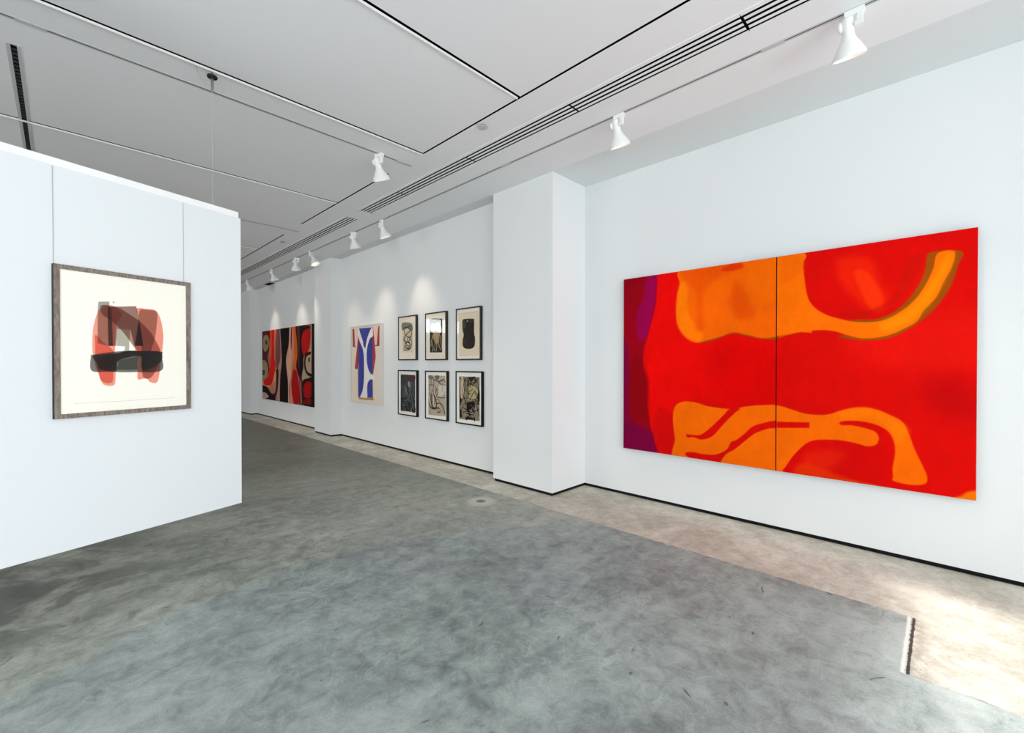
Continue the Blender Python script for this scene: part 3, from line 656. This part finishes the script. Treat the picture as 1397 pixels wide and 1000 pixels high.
ART['pale']=[
('A',(247,243,230),[(-34,1024),(1103,1212),(1096,-202),(-41,-78)],2,'n'),
('P',(238,158,142),[(285,720),(330,750),(308,756),(361,757),(407,746),(446,706),(414,650),(402,595),(397,440),(401,363),(398,240),(384,205),(334,205),(305,227),(283,288),(254,363),(241,467),(244,564),(256,639)],3,'m'),
('P',(232,150,136),[(262,554),(321,500),(382,448),(381,363),(377,231),(305,235),(279,303),(261,408),(260,483)],3,'m'),
('P',(238,150,136),[(552,754),(628,761),(706,755),(746,688),(766,572),(759,480),(745,364),(717,223),(659,220),(625,250),(565,243),(561,299),(566,379),(542,475),(576,660)],3,'m'),
('P',(176,132,120),[(308,760),(407,757),(486,721),(576,668),(662,592),(714,512),(740,447),(722,347),(668,257),(608,254),(600,331),(643,429),(592,428),(538,475),(461,574),(375,655),(304,703)],3,'m'),
('A',(164,160,152),[(284,782),(359,790),(354,669),(345,481),(277,498),(279,716)],3,'m'),
('A',(150,120,110),[(359,754),(552,774),(576,668),(605,489),(538,487),(510,600),(410,601),(405,483),(348,481),(349,744)],3,'m'),
('P',(168,154,140),[(581,747),(645,756),(711,747),(715,669),(696,545),(661,445),(608,347),(591,331),(592,476),(559,587),(568,660)],3,'m'),
('A',(120,104,100),[(349,748),(364,753),(375,670),(382,482),(348,481)],3,'m'),
('A',(90,66,60),[(576,676),(605,489),(538,487)],3,'m'),
('A',(176,176,168),[(408,601),(506,600),(496,434),(409,421),(464,453),(469,481),(409,483)],3,'m'),
('P',(112,108,106),[(232,408),(238,417),(413,444),(584,450),(748,448),(751,414),(749,305),(541,296),(343,301),(235,311)],3,'m'),
('P',(70,60,60),[(243,408),(306,420),(405,429),(493,450),(592,450),(740,447),(745,372),(625,307),(591,331),(579,412),(420,379),(404,309),(298,318),(268,363)],3,'m'),
('A',(150,160,150),[(420,379),(562,411),(562,315),(412,313)],3,'m'),
('A',(250,250,250),[(417,479),(465,479),(460,453),(405,454)],2,'n'),
('A',(20,20,20),[(384,791),(392,792),(392,784),(384,783)],2,'n'),
('S',(150,145,140),[(119,94),(458,92),(857,94)],2,'h')]

# ------------------------------------------------------------------ the suspended partition
D = Vector((.95884, .28395, 0)); N = Vector((.28395, -.95884, 0)); A0 = Vector((.97433, 3.87217, 0))
RZP = math.atan2(D.y, D.x)
pt = thing('hanging_partition', 'white partition panel hung clear of the concrete floor, carrying the brown framed print', 'partition', (A0.x, A0.y, .423), RZP)
MB().box(-4.2, 0, 0, .10, 0, 2.19).build('panel', PART, pt, .002)
MB().box(-4.2, -.013, .007, .093, 2.19, 2.235).build('top_rail', WHITE, pt, .0015)

def susp(loc, label, loop):
    t = thing('suspension_cable', label, 'cable', (loc[0], loc[1], 2.658))
    top = H - 2.658
    MB().lathe([(.0018, 0), (.0018, top - .13)], n=8).build('cable', WIRE, t, smooth=True)
    MB().lathe([(.006, top - .155), (.0085, top - .145), (.0095, top - .07), (.0095, top - .05), (.006, top - .045), (.006, top)], n=20).build('gripper', STEEL, t, smooth=True)
    MB().lathe([(.032, top - .05), (.034, top - .046), (.034, top - .04), (.032, top - .037)], n=32).build('washer', BLACKM, t, smooth=True)
    if loop: MB().tube([(-.095, .0, top + .0), (-.095, .0, top - .03), (-.085, .0, top - .06), (-.06, 0, top - .085), (-.03, 0, top - .10), (-.004, 0, top - .105)], .0016, 8).build('cable_tail', STEEL, t, smooth=True)
    return t
c0 = A0 - N * .05
susp((.792, 3.866), 'thin steel cable dropping from the ceiling groove to the top of the white partition', True)

# ------------------------------------------------------------------ artwork painted procedurally into vertex colours
def spline(p, closed):
    p = np.array(p, float); n = len(p)
    if n < 3: return p
    out = []
    rngk = range(n) if closed else range(n - 1)
    for i in rngk:
        if closed: a, b, c, d = p[i - 1], p[i], p[(i + 1) % n], p[(i + 2) % n]
        else: a, b, c, d = p[max(i - 1, 0)], p[i], p[i + 1], p[min(i + 2, n - 1)]
        for t in np.linspace(0, 1, 7)[:-1]:
            out.append(.5 * ((2 * b) + (-a + c) * t + (2 * a - 5 * b + 4 * c - d) * t * t + (-a + 3 * b - 3 * c + d) * t ** 3))
    if not closed: out.append(p[-1])
    return np.array(out)
def sdist(PX, PY, poly, closed):
    best = np.full(PX.shape, 1e9); inside = np.zeros(PX.shape, bool); n = len(poly)
    for i in range(n if closed else n - 1):
        (x0, y0), (x1, y1) = poly[i], poly[(i + 1) % n]
        dx, dy = x1 - x0, y1 - y0; L = dx * dx + dy * dy + 1e-12
        t = np.clip(((PX - x0) * dx + (PY - y0) * dy) / L, 0, 1)
        np.minimum(best, (PX - x0 - t * dx) ** 2 + (PY - y0 - t * dy) ** 2, out=best)
        if closed and abs(dy) > 1e-12:
            c = ((y0 > PY) != (y1 > PY)) & (PX < (x1 - x0) * (PY - y0) / dy + x0); inside ^= c
    best = np.sqrt(best)
    return np.where(inside, -best, best) if closed else best
def wob(PX, PY, seed, sc):
    r = np.random.RandomState(seed); o = np.zeros(PX.shape)
    for k in range(7):
        f = sc * (1.6 ** k) / 2; a, ph = r.uniform(0, 6.28), r.uniform(0, 6.28)
        o += np.sin((PX * math.cos(a) + PY * math.sin(a)) * f + ph + 1.3 * np.sin(PY * f * .7 + ph * 2)) / (1.35 ** k)
    return o / 3
def canvas(name, key, w, h, nx, ny, mat, parent, y, grow=1.0, x0=0.0, x1=1.0, mottle=0.0, seed=1):
    """a painted sheet in the local x/z plane facing -y; x0..x1 picks a vertical slice of the picture"""
    us = np.linspace(x0, x1, nx); vs = np.linspace(0, 1, ny); U, V = np.meshgrid(us, vs)
    X, Z = (U) * w, V * h
    img = np.zeros((ny, nx, 3)); first = True
    for k, (kind, c, pts, sw, mode) in enumerate(ART[key]):
        p = np.array([(a / 1000 * w, b / 1000 * h) for a, b in pts])
        c = np.array(c, float); unit = (w + h) / 2 / 1000
        if kind == 'S':
            p = spline(p, False); wd = sw * unit
        else:
            p = spline(p, True) if kind == 'P' else p; wd = max(sw * unit, 1e-5)
        pad = wd * 3
        js = np.where((vs * h > p[:, 1].min() - pad) & (vs * h < p[:, 1].max() + pad))[0]
        is_ = np.where((us * w > p[:, 0].min() - pad) & (us * w < p[:, 0].max() + pad))[0]
        if len(js) == 0 or len(is_) == 0: continue
        sl = (slice(js[0], js[-1] + 1), slice(is_[0], is_[-1] + 1))
        d = sdist(X[sl], Z[sl], p, kind != 'S')
        if kind == 'S': al = np.clip((wd * .5 - d) / (unit * 3) + .5, 0, 1)
        else:
            d = d + wob(X[sl], Z[sl], k, 40 / max(w, .3)) * min(wd, unit * 8) * .3
            al = np.clip(.5 - d / (wd * 1.3), 0, 1)
        al = al * al * (3 - 2 * al)
        if mode == 'h': al = al * .6
        al = al[..., None]
        if mode == 'm': img[sl] = img[sl] * (1 - al) + al * img[sl] * c / 250
        else: img[sl] = img[sl] * (1 - al) + al * c
    if mottle:
        m = wob(X, Z, seed, 5) * .5 + wob(X, Z * .4, seed + 3, 24) * .5
        img = img * (1 + mottle * m[..., None])
    img = np.clip(img, 0, 255) / 255
    lin = np.where(img <= .04045, img / 12.92, ((img + .055) / 1.055) ** 2.4)
    co = np.stack([X - w / 2, np.full_like(X, y), Z], -1).reshape(-1, 3)
    idx = np.arange(nx * ny).reshape(ny, nx)
    q = np.stack([idx[:-1, :-1], idx[:-1, 1:], idx[1:, 1:], idx[1:, :-1]], -1).reshape(-1, 4)
    me = bpy.data.meshes.new(name)
    me.vertices.add(nx * ny); me.vertices.foreach_set('co', co.ravel().astype(np.float32))
    me.loops.add(q.size); me.loops.foreach_set('vertex_index', q.ravel().astype(np.int32))
    me.polygons.add(len(q)); me.polygons.foreach_set('loop_start', np.arange(0, q.size, 4, dtype=np.int32))
    me.update(calc_edges=True)
    at = me.color_attributes.new('paint', 'FLOAT_COLOR', 'POINT')
    at.data.foreach_set('color', np.concatenate([lin, np.ones((ny, nx, 1))], -1).ravel().astype(np.float32))
    me.materials.append(mat)
    o = bpy.data.objects.new(name, me); COL.objects.link(o); o.parent = parent
    return o
def frame_mesh(w, h, d, face, back=0.0):
    m = MB()
    # mitred mouldings, front at y=-d
    for q in range(4):
        c = [(-w / 2, 0), (w / 2, 0), (w / 2, h), (-w / 2, h)]; e = [(-w / 2 + face, face), (w / 2 - face, face), (w / 2 - face, h - face), (-w / 2 + face, h - face)]
        a, b2, e2, e1 = c[q], c[(q + 1) % 4], e[(q + 1) % 4], e[q]
        lo = [m.bm.verts.new((x, -back, z)) for x, z in (a, b2, e2, e1)]; hi = [m.bm.verts.new((x, -d, z)) for x, z in (a, b2, e2, e1)]
        m.bm.faces.new(lo); m.bm.faces.new(hi[::-1])
        for k in range(4): m.bm.faces.new((lo[k], lo[(k + 1) % 4], hi[(k + 1) % 4], hi[k]))
    bmesh.ops.remove_doubles(m.bm, verts=m.bm.verts, dist=1e-5)
    return m
def framed(name, label, cat, loc, rz, w, h, d, face, fm, key, nx, ny, group=None, rebate=.008, glass=True, bf=None, sheet='paper_sheet', mat=None):
    t = thing(name, label, cat, loc, rz, group)
    frame_mesh(w, h, d, face).build('frame', fm, t, .0012)
    MB().box(-w / 2 + face * .7, w / 2 - face * .7, -d + rebate + .004, -.002, face * .7, h - face * .7).build('backing_board', bf or FR_BLACK, t)
    canvas(sheet, key, w, h, nx, ny, mat or PAPER, t, -d + rebate)
    if glass: MB().box(-w / 2 + face * .8, w / 2 - face * .8, -d + rebate * .45, -d + rebate * .45 + .0015, face * .8, h - face * .8).build('glass_pane', GLASS, t)
    return t
def trim_sheet(t, face, w, h):
    """keep the sheet inside the moulding"""
    for o in t.children:
        if o.name.startswith('paper_sheet') or o.name.startswith('robe_collage'):
            me = o.data; bm = bmesh.new(); bm.from_mesh(me)
            kill = [v for v in bm.verts if abs(v.co.x) > w / 2 - face * .6 or v.co.z < face * .6 or v.co.z > h - face * .6]
            bmesh.ops.delete(bm, geom=kill, context='VERTS'); bm.to_mesh(me); bm.free()

# brown framed print on the partition
s0, s1, z0, z1 = -1.0501, -.3631, 1.1856, 2.0581
fc = A0 + D * (s0 + s1) / 2
fp = framed('framed_print', 'taupe wood frame with red and grey abstract print, wired to the white partition', 'framed print', (fc.x, fc.y, z0), RZP,
            s1 - s0, z1 - z0, .028, .026, FR_BROWN, 'pale', 420, 520)
trim_sheet(fp, .026, s1 - s0, z1 - z0)
MB().box(-(s1 - s0) / 2 - .0008, -(s1 - s0) / 2 + .001, -.0265, 0, .0, z1 - z0).build('frame_side', FR_BLACK, fp)
for sx in (-1.0648, -.3936):
    x = sx - (s0 + s1) / 2
    x = max(x, -(s1 - s0) / 2 + .006)
    MB().tube([(x, -.004, z1 - z0 - .01), (x - .0015, -.004, 2.607 - z0)], .0014, 8).build('hanging_wire', WIRE, fp, smooth=True)

RZW = math.radians(-90)
# red and orange diptych
dp = thing('diptych_painting', 'large red and orange abstract diptych on the white wall at right', 'painting', (4.498, 1.212, .545), RZW)
W_, H_ = 2.752, 1.9
SEAM = (2.588 - 1.066) / W_
g = .0016
for a, b_, x0, x1, lb in ((-W_ / 2, -W_ / 2 + W_ * SEAM - g * 1.6, 0, SEAM - g, 'left canvas with purple edge'), (-W_ / 2 + W_ * SEAM + g * 1.6, W_ / 2, SEAM + g, 1, 'right canvas with hooked orange stroke')):
    c = canvas('canvas_panel', 'diptych', W_, H_, int(520 * (x1 - x0)), 360, PAINT, dp, -.05, 1, x0, x1, .06, 5); c['label'] = lb
    st = MB().box(a, b_, -.0495, -.012, 0, H_).build('stretcher_edge', CANVAS_EDGE, c)
    MB().box(a + .06, b_ - .06, -.012, 0, .06, H_ - .06).build('hanging_cleat', FR_GREY, c)

# striped painting in the far bay
fp2 = thing('striped_painting', 'dark abstract canvas with wavy black, red and pink bands in the far wall bay', 'painting', (4.047, 12.03, .5), RZW)
canvas('canvas_panel', 'far', 3.62, 1.9, 260, 200, PAINTF, fp2, -.04, mottle=.10, seed=9)
MB().box(-1.81, 1.81, -.0395, 0, 0, 1.9).build('stretcher_edge', FR_BLACK, fp2)

# robe collage in a pale box frame
rb = framed('framed_robe_collage', 'tall pale-framed collage of a blue, white and red robe beside the six black frames', 'framed artwork', (4.068, 7.795, .735), RZW,
            1.19, 1.49, .058, .020, FR_WHITE, 'robe', 240, 380, rebate=.012, bf=FR_WHITE, sheet='robe_collage')
trim_sheet(rb, .02, 1.19, 1.49)

PB = {'a': (6.664, 6.115, 1.552, 2.29), 'b': (5.864, 5.321, 1.549, 2.287), 'c': (5.087, 4.546, 1.546, 2.291),
      'd': (6.673, 6.098, 0.628, 1.387), 'e': (5.869, 5.296, 0.63, 1.385), 'f': (5.095, 4.517, 0.628, 1.389)}
PL = {'a': 'black framed print of looping scribbled lines, upper row beside the robe collage',
      'b': 'black framed print with pale roots on a dark block, middle of the upper row',
      'c': 'charcoal framed print of one solid black blot on tan paper, nearest the pillar',
      'd': 'black framed print of dark smoky brushwork, lower row beside the robe collage',
      'e': 'black framed grey-brown ink sketch with curling lines, middle of the lower row',
      'f': 'black framed print of dense angular black lines, lower row nearest the pillar'}
for k, (ya, yb, za, zb) in PB.items():
    t = framed('framed_print', PL[k], 'framed print', (4.07, (ya + yb) / 2, za), RZW, ya - yb, zb - za, .04, .019,
               FR_GREY if k in 'abc' else FR_BLACK, 'print_' + k, 200, 300, 'six framed prints in two rows')
    trim_sheet(t, .019, ya - yb, zb - za); t.location.x -= .002

# ------------------------------------------------------------------ ceiling air slots
def diffuser(y0, y1, label, k):
    t = thing('slot_diffuser', label, 'ceiling vent', (3.04, (y0 + y1) / 2, H), 0, 'linear air slots')
    L = (y1 - y0) / 2 - .003
    f = MB()
    for a, b_ in ((-.118, -.083), (.083, .118)): f.box(a, b_, -L, L, -.004, .0)
    f.box(-.118, .118, -L, -L + .004, -.003, .0) if k & 1 else None
    f.box(-.118, .118, L - .02, L, -.004, .0) if k & 2 else None
    f.box(-.0945, -.083, -L, L, 0, .004); f.box(.083, .0945, -L, L, 0, .004)
    f.build('flange', GRILLE, t)
    for xm in (-.0455, .0015, .0485):
        MB().box(xm - .0118, xm + .0118, -L + .006, L - .006, -.0012, .0006).build('slat', GRILLE, t)
    MB().box(-.094, .094, -L, L, .022, .034).build('plenum', VOID, t)
    return t
runs = [(-1.77, -.43), (-.43, .912), (.912, 2.243), (2.243, 3.585), (3.585, 4.93), (4.93, 5.91)]
names = ['four-slot white ceiling air diffuser above and behind the nearest spotlight', 'four-slot ceiling air diffuser nearest the camera, beside the closest spotlight', 'second four-slot ceiling air diffuser, between the two nearest track spotlights',
         'third four-slot ceiling air diffuser, beside the round sprinkler cover', 'fourth four-slot ceiling air diffuser, between the lone cross-track spotlight and the big pillar', 'short end piece of the near diffuser run, before the plain ceiling gap']
for i, (a, b_) in enumerate(runs):
    if i == 0: continue
    diffuser(a, b_, names[i], 2 if i == 5 else 0)
runs2 = [(6.27, 7.61), (7.61, 8.95), (8.95, 10.29), (10.29, 11.63), (11.63, 12.97), (12.97, 14.3)]
names2 = ['first piece of the far diffuser run, just past the plain ceiling gap', 'second piece of the far diffuser run, above the robe collage bay', 'third piece of the far diffuser run, level with the second pillar',
          'fourth piece of the far diffuser run, level with the near end of the striped painting', 'last visible piece of the far diffuser run, beside the partition edge', 'farthest piece of the ceiling diffuser run, behind the partition edge']
for i, (a, b_) in enumerate(runs2): diffuser(a, b_, names2[i], 1 if i == 0 else 0)

x0, x1, y0, y1 = SLOT
t = thing('slot_diffuser', 'narrow black-toothed ceiling slot above the left of the white partition', 'ceiling vent', ((x0 + x1) / 2, y0, H))
f = MB(); f.box(-.036, -.0157, -.01, 4.1, -.004, 0); f.box(.0157, .030, -.01, 4.1, -.004, 0); f.build('flange', TRACK, t)
MB().box(-.0157, .0157, 0, 4.09, .022, .034).build('plenum', VOID, t)
f = MB()
for i in range(68): f.box(-.0153, .0153, .02 + i * .06, .026 + i * .06, .003, .02)
f.box(-.0153, -.012, .02, 4.046, .012, .02)
f.build('damper_teeth', REVEAL, t)

# ------------------------------------------------------------------ lighting tracks
def track(label, loc, rz, length, joints, cap):
    t = thing('lighting_track', label, 'lighting track', loc, rz)
    f = MB(); f.box(0, length, -.019, -.0042, -.002, 0); f.box(0, length, .0042, .019, -.002, 0); f.box(0, length, -.0039, .0039, -.0006, 0)
    f.build('rail', TRACK, t)
    MB().box(.002, length - .002, -.0042, .0042, -.0022, -.0007).build('contact_channel', DARK, t)
    for j in joints: MB().box(j - .07, j + .07, -.021, .021, -.005, -.0021).build('joint_connector', TRACK, t, .001)
    if cap: MB().box(length - .18, length + .004, -.024, .024, -.008, -.0021).build('end_feed', TRACK, t, .003)
    return t
track('long white lighting track running along the wall side of the ceiling', (3.385, -3.5, H), math.radians(90), 18.5, [4.34, 6.91, 9.48, 12.05, 14.6], False)
track('short white lighting track crossing the ceiling, holding the lone spotlight left of the vents', (-7, 4.16, H), 0, 9.68, [6.88], True)
track('distant lighting track crossing the ceiling beyond the partition edge', (-7, 7.535, H), 0, 9.72, [], True)

# ------------------------------------------------------------------ spotlights
BULB = bpy.data.materials.new('lit_bulb'); BULB.use_nodes = True
_b = BULB.node_tree.nodes['Principled BSDF']; _b.inputs['Emission Color'].default_value = (1, .86, .66, 1); _b.inputs['Emission Strength'].default_value = 2.2
def make_spot():
    t = thing('track_spotlight', 'x', 'spotlight')
    # track runs along local x; the lamp leans towards local +y... built leaning in local x/z by TILT
    MB().box(-.05, .05, -.017, .017, -.034, 0).build('track_adapter', WHITE, t, .003)
    br = MB(); br.box(.012, .042, -.012, .012, -.085, -.033); br.box(-.0, .042, -.012, .012, -.097, -.078)
    br.build('bracket', WHITE, t, .003)
    ax = Vector((0, .38, -.925)).normalized(); q = ax.to_track_quat('Z', 'X').to_matrix().to_4x4()
    Mx = Matrix.Translation((-.034, .0, -.035)) @ q
    prof = [(.018, -.004), (.027, .0), (.031, .012), (.031, .085), (.034, .10), (.042, .118), (.056, .142), (.073, .172), (.085, .196), (.088, .206), (.088, .216), (.085, .216), (.082, .206), (.060, .155), (.028, .11)]
    MB().lathe(prof, Mx, 48, True, True).build('lamp_shade', WHITE, t, smooth=True)
    MB().lathe([(.002, .150), (.05, .150), (.06, .158), (.066, .170), (.060, .176), (.002, .181)], Mx, 32).build('bulb', BULB, t, smooth=True)
    MB().lathe([(.014, 0), (.030, .004), (.033, .012), (.030, .020), (.016, .026)], Matrix.Translation((-.058, .012, -.072)) @ Matrix.Rotation(math.radians(-90), 4, 'Y'), 28).build('tilt_knob', WHITE, t, smooth=True)
    ld = bpy.data.lights.new('lamp', 'SPOT'); ld.energy = 29; ld.color = (1, .84, .66); ld.spot_size = math.radians(60); ld.spot_blend = 1; ld.shadow_soft_size = .04
    lo = bpy.data.objects.new('lamp', ld); COL.objects.link(lo); lo.parent = t
    lo.matrix_local = Mx @ Matrix.Translation((0, 0, .19)) @ Matrix.Rotation(math.pi, 4, 'X') @ Matrix.Rotation(math.radians(-3), 4, 'X')
    return t
proto = make_spot()
SPOTS = [(3.385, .40, -90, 0, 'white track spotlight nearest the camera, above the right half of the diptych'),
         (3.385, 2.02, -90, 0, 'white track spotlight above the left half of the diptych, before the big pillar'),
         (3.385, 6.06, -98, 0, 'lit white track spotlight above the framed prints, first past the big pillar'),
         (3.385, 6.95, -62, 0, 'lit white track spotlight above the robe collage, second past the big pillar'),
         (3.385, 8.75, -138, 0, 'lit white track spotlight at the second pillar, nearer of the close pair'),
         (3.385, 9.46, -32, 0, 'lit white track spotlight at the second pillar, farther of the close pair'),
         (3.385, 11.0, -90, 0, 'small distant track spotlight over the near end of the striped painting'),
         (3.385, 12.9, -90, 0, 'farthest track spotlight, just visible beside the partition edge'),
         (2.30, 4.16, -68, 1, 'lone lit white spotlight on the cross track in the middle of the ceiling')]
for i, (x, y, rz, k, lb) in enumerate(SPOTS):
    o = proto if i == 0 else copy_thing(proto)
    o.location = (x, y, H - .002); o.rotation_euler = (0, 0, math.radians(rz)); o['label'] = lb; o['group'] = 'track spotlights'

# ------------------------------------------------------------------ small ceiling and floor fittings
def cover(y, x, label):
    t = thing('sprinkler_cover', label, 'sprinkler cover', (x, y, H), 0, 'concealed sprinkler covers')
    MB().lathe([(.041, -.014), (.044, -.013), (.044, -.010), (.041, -.009)], n=36).build('cover_plate', TRACK, t, smooth=True)
    MB().lathe([(.034, -.009), (.034, .0)], n=24).build('collar', REVEAL, t)
cover(3.0, 2.69, 'round sprinkler cover plate on the ceiling beside the near diffuser')
cover(8.38, 2.76, 'small distant round sprinkler cover plate near the partition edge')
vt = thing('ceiling_vent', 'small dark vent in the ceiling edge over the striped painting', 'ceiling vent', (3.97, 13.1, H + .003))
MB().box(-.06, .06, -.22, .22, -.004, 0).build('grille', VOID, vt); f = MB()
f.box(-.068, -.06, -.228, .228, -.006, 0); f.box(.06, .068, -.228, .228, -.006, 0); f.box(-.06, .06, -.228, -.22, -.006, 0); f.box(-.06, .06, .22, .228, -.006, 0); f.build('frame', REVEAL, vt)
def cleanout(x, y, r, label):
    t = thing('floor_cleanout', label, 'floor drain', (x, y, 0), 0, 'round floor cleanout covers')
    MB().lathe([(r, 0), (r, .002), (r * .9, .003)], n=40).build('cover_plate', BRASS, t, smooth=True)
    f = MB().lathe([(r * 1.0, 0), (r * 1.0, .0025), (r * 1.07, .0025), (r * 1.12, 0)], n=40, cap0=False, cap1=False); f.build('rim', CONC, t, smooth=True)
    MB().lathe([(.008, .003), (.008, .0045)], n=12).build('screw', FR_GREY, t)
cleanout(3.19, 3.592, .052, 'round bronze cleanout cover set in the floor before the big pillar')
cleanout(3.26, 9.27, .06, 'distant round cleanout cover in the floor out from the second pillar')
